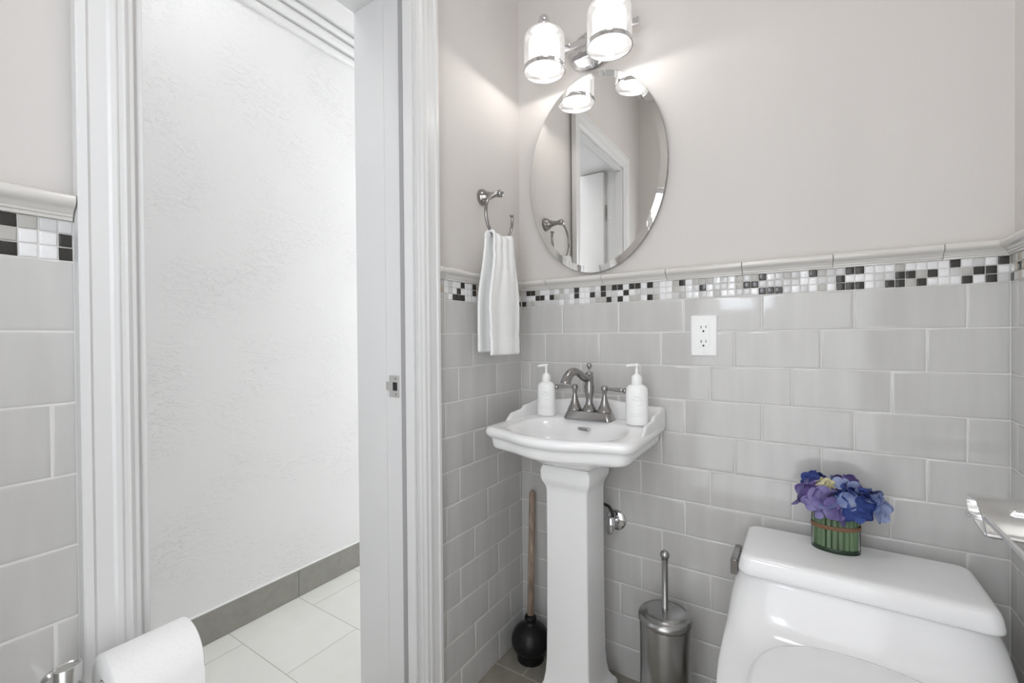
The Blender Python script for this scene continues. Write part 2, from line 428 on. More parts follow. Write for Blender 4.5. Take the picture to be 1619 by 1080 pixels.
# left wall: u = Y
tile_field(wall_left, (0, 0, 0), (0, 1, 0), (1, 0, 0), -0.4655, 0.0, (0.191, 0.118, 0.046), seed=12, name='tile_field')
mosaic(wall_left, (0, 0, 0), (0, 1, 0), (1, 0, 0), -0.4655, 0.0, dk_left, warm=0.16, seed=6)
rail(wall_left, (0, 0, 0), (0, 1, 0), (1, 0, 0), -0.4655, 0.0, -0.0115)
tile_field(wall_left, (0, 0, 0), (0, 1, 0), (1, 0, 0), YR, YC0-.001, (0.05, 0.118, 0.187), seed=13, name='tile_field')
mosaic(wall_left, (0, 0, 0), (0, 1, 0), (1, 0, 0), YR, YC0-.001, dk_far, u_off=-1.2225, warm=0.0, seed=8)
rail(wall_left, (0, 0, 0), (0, 1, 0), (1, 0, 0), YR, YC0-.001, -1.226)
# right wall and rear wall
tile_field(wall_right, (XR, 0, 0), (0, 1, 0), (-1, 0, 0), YR, 0.0, (0.165, 0.096, 0.03), seed=14)
mosaic(wall_right, (XR, 0, 0), (0, 1, 0), (-1, 0, 0), YR, 0.0, None, seed=9)
rail(wall_right, (XR, 0, 0), (0, 1, 0), (-1, 0, 0), YR, 0.0, -0.0005)
for ua, ub in ((0.0, WX0-.005), (WX1+.005, XR)):
    tile_field(wall_rear, (0, YR, 0), (1, 0, 0), (0, 1, 0), ua, ub, (0.16, 0.09, 0.02), seed=15)
    mosaic(wall_rear, (0, YR, 0), (1, 0, 0), (0, 1, 0), ua, ub, None, seed=10)
    rail(wall_rear, (0, YR, 0), (1, 0, 0), (0, 1, 0), ua, ub, 0.1)

# added rear fill panel, unseen; bright pane matches the tile reflection
wn = struct(MB().box(WX0+.03, WX1-.03, -1.612, -1.606, WZ0+.03, WZ1-.03).build('rear_fill_panel', M_rear_fill, smooth=False))
MB().box(.47, .68, -1.604, -1.600, 1.30, 1.74).build('bright_pane', M_wpane, wn, smooth=False)
fr = MB()
for a in ((WX0, WX0+.03, WZ0, WZ1), (WX1-.03, WX1, WZ0, WZ1), (WX0+.03, WX1-.03, WZ0, WZ0+.03), (WX0+.03, WX1-.03, WZ1-.03, WZ1)):
    fr.box(a[0], a[1], -1.615, -1.575, a[2], a[3])
fr.build('fill_panel_frame', M_trim, wn, smooth=False)

# ------------------------------------------------------------------ doorway
CAS = [(0, 0), (0, .020), (.002, .022), (.011, .022), (.0125, .0195), (.015, .0178), (.035, .0165), (.0365, .0175), (.039, .0185), (.045, .0185), (.0475, .0172), (.0485, .0155),
       (.054, .0148), (.0575, .0150), (.060, .0132), (.064, .0098), (.0690, .0085), (.0705, .0070), (.0705, 0)]
def casing():
    mb = MB()
    top = ZD + .004
    def run(pt):   # pt(s, t, end)
        pass
    wdt = .0705
    # left leg, head, right leg with mitres: sweep of the profile along three legs
    def prof(corner):
        out = []
        for s, t in CAS:
            e = wdt - s   # distance from inner edge
            if corner == 0: out.append((t, YC0 + wdt - e, 0))
            if corner == 1: out.append((t, YC0 + wdt - e, top + e))
            if corner == 2: out.append((t, YC1 - wdt + e, top + e))
            if corner == 3: out.append((t, YC1 - wdt + e, 0))
        return [(x-.0005, y, z) for x, y, z in out]
    mb.loft([prof(i) for i in range(4)])
    return mb.build('trim_1', M_trim, smooth=False)
cas = struct(casing(), 'white moulded door casing around the doorway')

jm = MB()
jm.box(XJ-.001, -.0006, YD1, YD1+.014, 0, ZD)
jm.box(XJ-.001, -.0006, YD0-.014, YD0, 0, ZD)
jm.box(XJ-.001, -.0006, YD0, YD1, ZD, ZD+.014)
jamb = struct(jm.build('trim_2', M_trim, smooth=False), 'plain white door jamb')
sp = MB()
for y0, y1 in ((YD1-.011, YD1), (YD0, YD0+.011)): sp.box(-.036, -.003, y0, y1, 0, ZD-.011)
sp.box(-.036, -.003, YD0, YD1, ZD-.011, ZD)
st = sp.build('door_stop', M_trim, jamb, smooth=False, bevel=.0025)
gstrip = MB().box(-.052, -.0365, YD1-.0105, YD1-.0002, 0, ZD-.011)  # gray strip along the hall edge of the door stop
plabel(gstrip.build('gray_strip', M_stop_strip, jamb, smooth=False), 'gray strip beside the door stop')
# jamb extension joint
MB().box(XJ, -.1225, YD1-.0012, YD1+.001, 0, ZD).build('jamb_extension', M_trim, jamb, smooth=False)
# strike plate
sk = MB()
zs, xs0, xs1 = .981, -.117, -.071
for z0, z1 in ((zs-.031, zs-.012), (zs+.012, zs+.031)): sk.box(xs0+.008, xs1, YD1-.0028, YD1, z0, z1)
sk.box(xs0-.006, xs0+.022, YD1-.0028, YD1, zs-.012, zs+.012); sk.box(xs1-.006, xs1, YD1-.0028, YD1, zs-.012, zs+.012)
pl = sk.build('strike_plate', M_satin, jamb, smooth=False)
MB().box(xs0+.022, xs1-.006, YD1-.0024, YD1, zs-.0125, zs+.0125).build('latch_hole', M_dark, pl, smooth=False)
sc_ = MB()
for z in (zs-.022, zs+.022): sc_.lathe([(.0032, 0), (.0025, -.0012), (1e-7, -.0014)], (xs1-.012, YD1-.0028, z), axis='Y', n=12)
sc_.build('screw', M_nickel, pl)

MB().box(-.236, -.128, YD1-.0004, YD1, .9645, .9665).build('scuff_mark', M_scuff, jamb, smooth=False)
# open door inside the passage and its hinge
door = struct(MB().box(-.70, -.102, YD0+.004, YD0+.039, .012, ZD-.006).build('door_1', M_trim, smooth=False, bevel=.002), 'white door opened back into the hall')
for hz in (1.86, .3):
    MB().box(-.097, -.062, YD0+.0002, YD0+.002, hz-.045, hz+.045).build('hinge_leaf', M_trim, door, smooth=False)
    hg = MB()
    for k in range(5): hg.lathe([(.0055, hz-.045+k*.018+.001), (.0055, hz-.045+k*.018+.016)], (-.099, YD0+.009, 0), n=14)
    hg.build('hinge', M_nickel, door, smooth=True, auto=.6)

# ------------------------------------------------------------------ hall
struct(MB().box(-1.9, XJ+.01, -3.2, 1.9, -.08, 0.0).build('floor_hall', M_hfloor, smooth=False), 'cream tile hall floor')
struct(MB().box(-.12, -.1, -.1, -.09, -.08, -.07).build('trim_4', M_trim, smooth=False)) if False else None
th = MB().box(XJ, 0.0, YD0, YD1, -.001, .004)
struct(th.build('trim_3', M_floor, smooth=False))
wall_hall = struct(MB().box(XH-.12, XH, -3.2, 1.9, 0, ZC_HALL+.1).build('wall_hall', M_plaster, smooth=False), 'white rough plastered hall wall')
struct(MB().box(XH-.1, XJ+.02, 1.9, 2.0, 0, ZC_HALL).build('wall_hall_end', M_ceil, smooth=False))
struct(MB().box(XH-.1, XJ+.02, -3.3, -3.2, 0, ZC_HALL).build('wall_hall_start', M_ceil, smooth=False))
w = MB().box(XJ, XJ+.15, .13, 2.0, 0, ZC_HALL).box(XJ, XJ+.15, -3.3, -1.65, 0, ZC_HALL)
struct(w.build('wall_hall_side', M_ceil, smooth=False))
struct(MB().box(XH+.08, XJ-.06, 1.888, 1.899, .25, 2.3).build('hall_fill_panel_far', M_hend_fill, smooth=False))  # glowing panel added to fill the hall from its far end
struct(MB().box(XH+.08, XJ-.06, -3.199, -3.188, .25, 2.3).build('hall_fill_panel_near', M_hend_fill2, smooth=False))  # dimmer glowing panel added at the near end of the hall
struct(MB().box(XH-.12, 0.0, -3.3, 2.0, ZC_HALL, ZC_HALL+.06).build('ceiling_hall', M_ceil, smooth=False))
bb = MB(); jt = -.314
L = 1.2
for k in range(-3, 3):
    a, b = jt+k*L, jt+(k+1)*L
    bb.box(XH, XH+.009, max(a+.001, -3.2), min(b-.001, 1.9), 0.001, .1165)
base = struct(bb.build('baseboard_hall', M_base, smooth=False), 'gray stone tile baseboard in the hall')
MB().box(XH, XH+.0075, -3.2, 1.9, .1165, .1205).build('caulk_line', M_caulk, base, smooth=False)
# hall crown: three stacked beads and a cove
cp = [(0, 2.440), (.014, 2.440), (.022, 2.447), (.025, 2.457), (.022, 2.467), (.013, 2.473), (.006, 2.475), (.006, 2.4775), (.026, 2.480), (.037, 2.489), (.040, 2.502), (.036, 2.514), (.024, 2.520),
      (.014, 2.521), (.014, 2.5245), (.038, 2.527), (.048, 2.535), (.050, 2.544), (.045, 2.553), (.034, 2.557), (.026, 2.5585), (.026, 2.562), (.060, 2.566), (.070, 2.59), (.090, 2.63), (.13, 2.655), (.13, 2.661), (0, 2.661)]
struct(MB().loft([[(XH+d, y, z) for d, z in cp] for y in (-3.2, 1.9)]).build('trim_5', M_trim, smooth=True, auto=.5), 'white stepped crown moulding in the hall')

def flush_fill_lamp(name, x, y, z, r, label, m):  # unseen lamps added as fill light for room and hall
    t = thing(name, (x, y, z-.05), label, 'fill lamp')
    MB().lathe([(r*1.06, z), (r*1.06, z-.02), (r*1.0, z-.028)], (x, y, 0), n=48).build('rim', M_satin, t, auto=.5)
    MB().lathe([(r, z-.022), (r*.95, z-.035), (r*.75, z-.046), (r*.4, z-.052), (1e-7, z-.054)], (x, y, 0), n=48).build('diffuser', m, t)
    return t
flush_fill_lamp('ceiling_fill_lamp', .66, -.82, ZC_ROOM, .17, 'added round flush fill lamp on the powder room ceiling', M_cfill)
for y, lb in ((-1.75, 'added flush fill lamp by the near end of the hall'), (-.75, 'added flush fill lamp outside the doorway'), (.75, 'added flush fill lamp at the far end of the hall')):
    flush_fill_lamp('ceiling_fill_lamp', -.56, y, ZC_HALL, .17, lb, M_hfill)

# ------------------------------------------------------------------ pedestal sink
SX = 0.303
sink = thing('pedestal_sink', (SX, -.18, 0), 'white porcelain pedestal sink in the corner under the oval mirror', 'sink')
# plan outline of the rim (half), from the wall forward to the centre of the bowed front; u in 0..1
HALF = [(.222, 0.0), (.224, -.08), (.226, -.16), (.228, -.24), (.229, -.29), (.2265, -.322), (.213, -.344), (.187, -.352), (.155, -.360), (.125, -.371), (.095, -.385), (.062, -.397), (.030, -.404), (0, -.406)]
def catmull(pts, per=3):
    out = []
    for i in range(len(pts)-1):
        p0, p1, p2, p3 = pts[max(i-1, 0)], pts[i], pts[i+1], pts[min(i+2, len(pts)-1)]
        for k in range(per):
            t = k/per
            out.append(tuple(.5*((2*b)+(-a+c)*t+(2*a-5*b+4*c-d)*t*t+(-a+3*b-3*c+d)*t**3) for a, b, c, d in zip(p0, p1, p2, p3)))
    out.append(pts[-1])
    return out
HALF = catmull(HALF, 3)
FULL = HALF + [(-x, y) for x, y in HALF[-2::-1]]       # right back -> front -> left back (open at the wall)
NB = 12
BACK = [(-.222+.444*(i+1)/(NB+1), 0.0) for i in range(NB)]
OUT = FULL + BACK
def inset_pt(p, d, yb=0.0):
    # shrink towards an inner axis, keeping the wall side at y=yb
    x, y = p
    c = Vector((0, -.20)); v = Vector((x, y)) - c
    l = v.length
    q = c + v*max(0.0, (l-d)/l)
    return (q.x, min(q.y, -.001))
def shape(d, z):
    return [(SX+inset_pt(p, d)[0], inset_pt(p, d)[1], z) for p in OUT]
def mix(a, b, t): return [tuple(lerp(p[i], q[i], t) for i in range(3)) for p, q in zip(a, b)]
neckl = []
for p in OUT:
    ang = math.atan2(p[1]+.20, p[0])
    ca, sa = math.cos(ang), math.sin(ang)
    k = .076/max(abs(ca), abs(sa))**.75/ (abs(ca)**4+abs(sa)**4)**.0625
    neckl.append((SX+ca*k, -.18+sa*k, .737))
bowl_c = (SX, -.245)
def bowl_loop(hx, hy, z, cy=-.245, e=2.5):
    out = []
    for p in OUT:
        ang = math.atan2(p[1]-cy, p[0])
        ca, sa = math.cos(ang), math.sin(ang)
        k = 1/((abs(ca)/hx)**e+(abs(sa)/hy)**e)**(1/e)
        out.append((SX+ca*k, cy+sa*k, z))
    return out
def zdeck(l, front=.849, back=.858):
    return [(x, y, lerp(back, front, smooth((-y-.10)/.12))) for x, y, z in l]
apron = shape(.0195, .794)
loops = [neckl,
         [(x, y, .744) for x, y, z in mix(neckl, apron, .12)],
         [(x, y, .756) for x, y, z in mix(neckl, apron, .30)],
         [(x, y, .770) for x, y, z in mix(neckl, apron, .62)],
         [(x, y, .781) for x, y, z in mix(neckl, apron, .86)],
         [(x, y, .788) for x, y, z in mix(neckl, apron, .97)],
         apron, shape(.0175, .806), shape(.016, .815), shape(.0115, .8205), shape(.004, .823), shape(-.001, .829), shape(-.003, .836),
         shape(-.001, .843), shape(.005, .848), shape(.014, .850),
         zdeck(mix(shape(.014, .85), bowl_loop(.176, .128, .85), .5)),
         zdeck(bowl_loop(.182, .134, .849), .8485, .8575), zdeck(bowl_loop(.176, .128, .849), .847, .855), bowl_loop(.170, .122, .8425), bowl_loop(.163, .114, .834), bowl_loop(.148, .100, .805), bowl_loop(.115, .075, .772), bowl_loop(.06, .045, .757), bowl_loop(.02, .02, .754)]
basin = MB().loft(loops, cap0=True, cap1=True).build('basin', M_porc, sink, smooth=True)
# backsplash with shoulders stepping down along both sides
def bsh(s, side):   # height over z=0 along the side, s = distance from wall
    if s < .115: return lerp(.898, .888, smooth(s/.115))
    if s < .15: return lerp(.888, .876, smooth((s-.115)/.03))
    if s < .195: return lerp(.876, .873, smooth((s-.15)/.04))
    return lerp(.873, .848, smooth((s-.195)/.045))
path = []
for i in range(36): y = -.243 + .233*i/35; path.append((.2245, y, bsh(-y, 1), (-1, 0)))
for i in range(1, 8):
    a = PI/2*i/8; path.append((.2115+.013*math.cos(a), -.014+.013*math.sin(a), .898, (-math.cos(a), -math.sin(a))))
NBK = 25
for i in range(NBK):
    x = .21 - .42*i/(NBK-1); path.append((x, -.001, .898+.014*smooth((.18-abs(x))/.16), (0, -1)))
half2 = [(-x, y, z, (-n[0], n[1])) for x, y, z, n in path[:43]][::-1]
path = path + half2
bl = []
for x, y, z, (nx, ny) in path:
    th_ = .013 if abs(ny) < .5 else .022
    low = .835
    prof = [(0.0, low), (0.0, z-.006), (.002, z-.0015), (.006, z), (th_*.6, z-.001), (th_*.85, z-.005), (th_, min(z-.012, z)), (th_+.003, max(.8455, z-.03)), (th_+.005, low)]
    bl.append([(SX+x+nx*d, y+ny*d, h) for d, h in prof])
MB().loft(bl).build('backsplash', M_porc, sink, smooth=True, auto=1.0)
# overflow slot on the rear slope of the bowl and drain
ov = MB()
sl = [(SX+.012+x, -.1385-.0035, z) for x, _, z in [(q[0], 0, q[1]) for q in rrect(.021, .0052, .005, 5)]]
def slot(dep, grow):
    return [(SX+.012+q[0]*grow, -.1445-dep+(.8325-(.8325+q[1]*grow))*.35, .8315+q[1]*grow) for q in rrect(.0205, .0055, .0053, 5)]
ov.loft([slot(-.004, 1), slot(.0035, 1), slot(.0045, .9), slot(.0045, .72), slot(-.003, .7)], cap0=False, cap1=True)
plabel(ov.build('overflow_slot', M_satin, sink, smooth=True, auto=.7), 'metal trimmed overflow slot')
MB().lathe([(.024, .755), (.022, .758), (.014, .757), (1e-7, .756)], (SX, -.245, 0), n=24).build('drain', M_satin, sink)
# pedestal
def sq(h, z, r=.006, cy=-.1815): return rrect(h, h, r, 4, SX-.0005, cy, z)
pd = [sq(.108, .0), sq(.108, .022), sq(.104, .030), sq(.097, .033), sq(.096, .050), sq(.092, .058), sq(.083, .068), sq(.0755, .085), sq(.071, .112), sq(.0685, .15), sq(.067, .25), sq(.066, .45), sq(.066, .655),
      sq(.067, .668), sq(.0705, .678), sq(.0765, .690), sq(.079, .700), sq(.0795, .722), sq(.077, .730), sq(.074, .7365)]
MB().loft(pd).build('pedestal', M_porc, sink, smooth=True, auto=math.radians(42))

# ------------------------------------------------------------------ faucet (rests on the sink)
FX, FY, FZ = .3155, -.100, .8575
fau = thing('faucet', (FX, FY, FZ), 'brushed nickel two-handle faucet on the back of the white sink', 'faucet')
def ob(hx, hy, z, r=.012): return rrect(hx, hy, r, 6, FX, FY, z)
MB().loft([ob(.0795, .030, FZ-.0005), ob(.0795, .030, FZ+.003), ob(.077, .0275, FZ+.010), ob(.073, .0245, FZ+.020), ob(.071, .0225, FZ+.0245), ob(.066, .018, FZ+.0255)]).build('base_plate', M_nickel, fau, auto=.6)
# spout column + arched spout toward the viewer's left front
HS = .86
colp = [(.0225, .0245), (.0235, .0265), (.0225, .030), (.0165, .040), (.0118, .050), (.0108, .056), (.0122, .068), (.0148, .084), (.0158, .098), (.0150, .111), (.0134, .122), (.0136, .130), (.0130, .137),
        (.0112, .1405), (.0128, .142), (.0128, .146), (.0105, .148), (1e-7, .149)]
MB().lathe([(r, FZ+h) for r, h in colp], (FX, FY, 0), n=36).build('spout_column', M_nickel, fau, auto=1.0)
dirv = Vector((-.28, -.96, 0)).normalized()
spt, spr = [], []
SP = [(-.006, .150, .0125), (.010, .146, .0130), (.024, .149, .0122), (.040, .160, .0114), (.056, .1705, .0114), (.072, .1745, .0122), (.088, .170, .0132), (.101, .157, .0142), (.109, .142, .0155), (.112, .133, .0160)]
for d, h, r in catmull(SP, 5):
    spt.append(Vector((FX, FY, FZ+h*HS+.0035))+dirv*d); spr.append(r)
MB().tube(spt, spr, 24).build('spout', M_nickel, fau, auto=.9)
MB().lathe([(.0045, .147), (.0032, .150), (.003, .156), (.0036, .159), (.0066, .163), (.0088, .168), (.0086, .171), (.0066, .1725), (.0076, .1745), (.005, .1765), (1e-7, .177)], (FX, FY, FZ), n=24).build('lift_rod', M_nickel, fau)
for s in (-1, 1):
    hx = FX + s*.0505
    b = MB().lathe([(.0225, .0245), (.0240, .0265), (.0232, .029), (.0190, .037), (.0150, .046), (.0115, .056), (.0088, .066), (.0070, .074), (.0063, .078), (.0082, .0795), (.0082, .0815), (.0062, .083), (.0075, .0865), (.0100, .093), (.0108, .099), (.0100, .104), (.0065, .1075), (1e-7, .1085)], (hx, FY, FZ), n=32)
    d = Vector((s*1.0, -.03, 0)).normalized()
    hb = b.build('handle', M_nickel, fau, auto=1.0)
    st_ = Vector((hx, FY, FZ+.098))
    lp = [(.004, .0050), (.014, .0046), (.026, .0050), (.040, .0062), (.052, .0074), (.057, .0066), (.0595, .0058), (.0625, .0080), (.067, .0086), (.0705, .0068), (.0725, .002)]
    MB().tube([st_+d*a+Vector((0, 0, -.003*(a/.07)**2)) for a, r in lp], [r for a, r in lp], 18).build('lever', M_nickel, hb)

# ------------------------------------------------------------------ soap pumps
def soap(x, y, s, label, ang):
    z0 = .8582
    t = thing('soap_dispenser', (x, y, z0), label, 'soap bottle', 'white pump bottles on the sink')
    rot = Matrix.Rotation(ang, 3, 'Z')
    prof = [(.0305, 0), (.0325, .002), (.033, .006), (.0315, .098), (.0305, .106), (.027, .112), (.021, .1165), (.0145, .119)]
    bt = MB().lathe([(r*s, h*s) for r, h in prof], (x, y, z0), n=36, sx=1.0, sy=.72, rot=rot).build('bottle', M_bottle, t)
    # faint printed lines on the label
    for h, a0, a1, th in ((.083, -.35, .15, .0016), (.080, -.2, .3, .0012), (.073, -.55, .45, .0012), (.058, -.1, .25, .001), (.033, -.75, .55, .0008), (.027, -.75, .55, .0008)):
        lb = MB(); l0, l1 = [], []
        for i in range(9):
            a = -PI/2 + lerp(a0, a1, i/8) + .25
            p = rot @ Vector((lerp(.0331, .0317, h/.098)*s*math.cos(a), lerp(.0331, .0317, h/.098)*s*.72*math.sin(a), 0))
            wob = .002*math.sin(i*1.3) if th > .0011 else 0
            l0.append((x+p.x, y+p.y, z0+(h+wob)*s)); l1.append((x+p.x, y+p.y, z0+(h+wob+th)*s))
        lb.loft([l0, l1], False, False, closed=False)
        lb.build('label_print', M_bprint, bt)
    pm = MB().lathe([(.0145*s, .116*s), (.0155*s, .118*s), (.0155*s, .137*s), (.013*s, .143*s), (.0075*s, .148*s), (.0045*s, .150*s), (.0045*s, .172*s), (.006*s, .173*s), (.0063*s, .178*s), (.004*s, .180*s), (1e-7, .1803*s)], (x, y, z0), n=28)
    d = rot @ Vector((-.85, -.5, 0)).normalized()
    c = Vector((x, y, z0+.1755*s))
    pm.tube([c, c+d*.012*s, c+d*.024*s+Vector((0, 0, -.001)), c+d*.030*s+Vector((0, 0, -.004*s))], [.0052*s, .0046*s, .004*s, .0034*s], 12)
    pm.build('pump', M_white_pl, t)
    return t
soap(.168, -.115, .945, 'white pump soap bottle on the left end of the sink, below the towel', .15)
soap(.474, -.120, 1.0, 'white pump soap bottle on the right end of the sink, below the wall outlet', .1)

# ------------------------------------------------------------------ mirror
MXc, MZc, MA, MBb = .2935, 1.116+.5545, .2445, .3355
mir = thing('mirror', (MXc, REC, MZc), 'frameless oval mirror on the wall above the sink', 'mirror')
def ell(a, b, y, n=128): return [(MXc+a*math.cos(2*PI*i/n), y, MZc+b*math.sin(2*PI*i/n)) for i in range(n)]
MB().loft([ell(MA, MBb, -.0062), ell(MA-.021, MBb-.021, -.0080)], cap0=False, cap1=True).build('mirror_glass', M_mirror, mir, smooth=False)
MB().loft([ell(MA, MBb, -.0062), ell(MA+.0008, MBb+.0008, -.0058), ell(MA+.0008, MBb+.0008, -.0030), ell(MA-.002, MBb-.002, -.0025)], cap0=False, cap1=True).build('glass_edge', M_medge, mir, smooth=False)
MB().box(MXc-.1, MXc+.1, -.0025, REC, MZc-.15, MZc+.15).build('mounting_board', M_dark, mir, smooth=False)

# ------------------------------------------------------------------ vanity light
VZ = 1.116+.972
van = thing('vanity_light', (.29, REC, VZ), 'chrome two-lamp vanity light with glass shades above the mirror', 'wall lamp')
MB().lathe([(.068, .0), (.068, -.008), (.066, -.013), (.058, -.019), (.050, -.022), (1e-7, -.024)], (.29, REC, VZ), axis='Y', n=56, sx=1.0, sy=1.28).build('back_plate', M_chrome, van)
MB().lathe([(.010, 0), (.010, -.035)], (.29, -.012, VZ), axis='Y', n=20).build('mount_stem', M_chrome, van, auto=.6)
MB().box(.112, .467, -.055, -.041, VZ-.011, VZ+.011).build('cross_bar', M_chrome, van, smooth=False, bevel=.001)
for lx in (.1784, .4005):
    zb = 1.116+.869; ly = -.130
    sh = MB().lathe([(.066, zb+.004), (.066, zb+.104), (.0648, zb+.112), (.061, zb+.119), (.054, zb+.1245), (.042, zb+.1275), (.022, zb+.128), (.012, zb+.128)], (lx, ly, 0), n=56)
    s1 = sh.build('shade', M_glass, van)
    inn = MB().lathe([(.0505, zb+.010), (.0505, zb+.092), (.0492, zb+.100), (.0455, zb+.107), (.038, zb+.111), (.018, zb+.113), (1e-7, zb+.1132)], (lx, ly, 0), n=48)
    plabel(inn.build('inner_diffuser', M_opal, s1), 'glowing white inner diffuser')
    MB().sphere((lx, ly, zb+.058), .022, 24).build('bulb', M_bulb, s1)
    ld = bpy.data.lights.new('bulb_light', 'POINT'); ld.energy = P_BULB; ld.color = (1, .95, .9); ld.shadow_soft_size = .03
    lo_ = bpy.data.objects.new('bulb_light', ld); COL.objects.link(lo_); lo_.location = (lx, ly, zb+.022); lo_.parent = van; lo_.matrix_parent_inverse = van.matrix_world.inverted()
    rg = [(.0655, zb), (.0685, zb), (.0690, zb+.003), (.0690, zb+.009), (.0685, zb+.012), (.0655, zb+.012), (.0645, zb+.006), (.0655, zb)]
    plabel(MB().loft([[(lx+r*math.cos(2*PI*j/64), ly+r*math.sin(2*PI*j/64), h) for j in range(64)] for r, h in rg], False, False).build('rim_ring', M_chrome, s1, auto=.6), 'chrome rim ring')
    fin = MB().lathe([(.020, zb+.1275), (.021, zb+.131), (.013, zb+.136), (.009, zb+.140), (.011, zb+.143), (.0165, zb+.150), (.0195, zb+.160), (.0185, zb+.171), (.0135, zb+.180), (.006, zb+.1845), (1e-7, zb+.1855)], (lx, ly, 0), n=32)
    fin.build('finial', M_chrome, van)
    arm = MB().tube([(lx, -.048, VZ), (lx, -.085, VZ+.006), (lx, -.112, zb+.134), (lx, ly, zb+.138)], [.0065]*4, 14)
    arm.build('arm', M_chrome, van)

# ------------------------------------------------------------------ outlet
OX, OZ = .639, 1.1185
out = thing('wall_outlet', (OX, 0, OZ), 'white double power outlet plate on the gray tile wall', 'outlet')
MB().loft([[(x, 0.0005, z) for x, z, _ in rrect(.0365, .0605, .003, 4, OX, OZ)], [(x, -.003, z) for x, z, _ in rrect(.0365, .0605, .003, 4, OX, OZ)], [(x, -.0065, z) for x, z, _ in rrect(.0335, .0575, .003, 4, OX, OZ)]]).build('cover_plate', M_white_pl, out, auto=.3)
MB().loft([[(x, -.006, z) for x, z, _ in rrect(.0170, .0340, .002, 4, OX, OZ)], [(x, -.0088, z) for x, z, _ in rrect(.0165, .0335, .002, 4, OX, OZ)]]).build('receptacle', M_white_pl, out, auto=.3)
for dz in (.019, -.0235):
    plabel(MB().box(OX-.0078, OX-.0058, -.0091, -.0085, OZ+dz+.002, OZ+dz+.0105).build('socket_slot', M_dark, out, smooth=False), 'dark socket slot')
    plabel(MB().box(OX+.0056, OX+.0074, -.0091, -.0085, OZ+dz+.003, OZ+dz+.0105).build('socket_slot', M_dark, out, smooth=False), 'dark socket slot')
    plabel(MB().lathe([(.0028, 0), (.0028, -.0006)], (OX-.0004, -.0085, OZ+dz-.006), axis='Y', n=14).build('ground_hole', M_dark, out, smooth=False), 'dark round ground hole')
bt = MB()
for dz in (.004, -.003): bt.box(OX-.007, OX+.007, -.0092, -.0086, OZ+dz-.002, OZ+dz+.002)
bt.build('test_button', M_white_pl, out, smooth=False)
for dz in (.0485, -.0485):
    MB().lathe([(.0026, 0), (.002, -.0008), (1e-7, -.001)], (OX, -.0064, OZ+dz), axis='Y', n=14).build('screw', M_white_pl, out)

# ------------------------------------------------------------------ towel ring and hand towel
RY, RZ, RXp, RR = -.2265, 1.116+.3925, .062, .0755
tr = thing('towel_ring', (-REC, RY, RZ+RR), 'brushed nickel open towel ring on the painted wall beside the mirror', 'towel ring')
post = MB().lathe([(.027, -REC), (.027, -REC+.004), (.025, -REC+.008), (.0245, -REC+.011), (.0215, -REC+.0145), (.017, -REC+.021), (.0125, -REC+.033), (.0095, -REC+.046), (.0085, -REC+.056), (.0095, -REC+.060), (.0115, -REC+.066), (.0125, -REC+.073), (.0115, -REC+.079), (.008, -REC+.083), (1e-7, -REC+.084)], (0, RY, RZ+RR), axis='X', n=32)
post.build('wall_post', M_nickel, tr)
pts = []
for i in range(61):
    a = math.radians(94 + (374-94)*i/60)
    pts.append((RXp, RY+RR*math.cos(a), RZ+RR*math.sin(a)))
rg = MB().tube(pts, [.0052]*61, 14)
e = Vector(pts[-1]); tdir = (Vector(pts[-1])-Vector(pts[-2])).normalized()
rg.tube([e-tdir*.004, e, e+tdir*.001, e+tdir*.004, e+tdir*.006], [.0052, .0058, .008, .0085, .004], 14)
rg.build('ring', M_nickel, tr)

def towel():
    NW, NS = 30, 70
    ztop = RZ-RR
    Lf, Lb = .372, .362
    r0 = .016
    loops = []
    tot = Lf+PI*r0+Lb
    rr = random.Random(4)
    for j in range(NS+1):
        s = tot*j/NS
        row = []
        for i in range(NW+1):
            u = i/NW*2-1
            if s < Lf:
                down = Lf-s; k = smooth(down/.26)
                x = RXp + r0 + .010*smooth(down/.2) + .0045*math.sin(u*5.2+.6)*k*(1-.4*k) + .0022*math.sin(u*11+down*9)*(1-k*.85) + .0008*math.sin(down*170+u*3)
                z = ztop + .001 - down
                hw = lerp(.058, .0845, smooth(down/.22)); yc = lerp(RY-.001, RY-.012, k)
                y = yc + u*hw
                if u < 0 and down > .05: y += .004*math.sin(down*24)
                zz = .012*(1-smooth(down/.11))*abs(u)**1.6          # sags between the sides of the ring
                z += zz
                # dobby border near the hem
                if .045 < down-(.0) and Lf-.085 < down < Lf-.045: x -= .0022
                if down > Lf-.004: x -= .001
            elif s < Lf+PI*r0:
                a = (s-Lf)/r0
                x = RXp + r0*math.cos(a); z = ztop+.001 + (r0*.62)*math.sin(a) + .012*abs(u)**1.6
                y = RY-.001 + u*.058
                x += .0035*math.sin(u*11)*math.cos(a)
            else:
                down = s-Lf-PI*r0; k = smooth(down/.26)
                x = RXp - r0 - .006*smooth(down/.2) + .004*math.sin(u*6+1)*k
                z = ztop+.001 - down + .012*(1-smooth(down/.11))*abs(u)**1.6
                y = RY-.001-.012*k + u*lerp(.058, .083, smooth(down/.22))
            row.append((x, y, z))
        loops.append(row)
    mb = MB().loft(loops, False, False, closed=False)
    o = mb.build('hand_towel', M_cloth, solid=.0085, sub=1)
    o.modifiers['solid'].offset = 0
    return o
tag(towel(), 'white terry hand towel draped over the towel ring', 'towel')

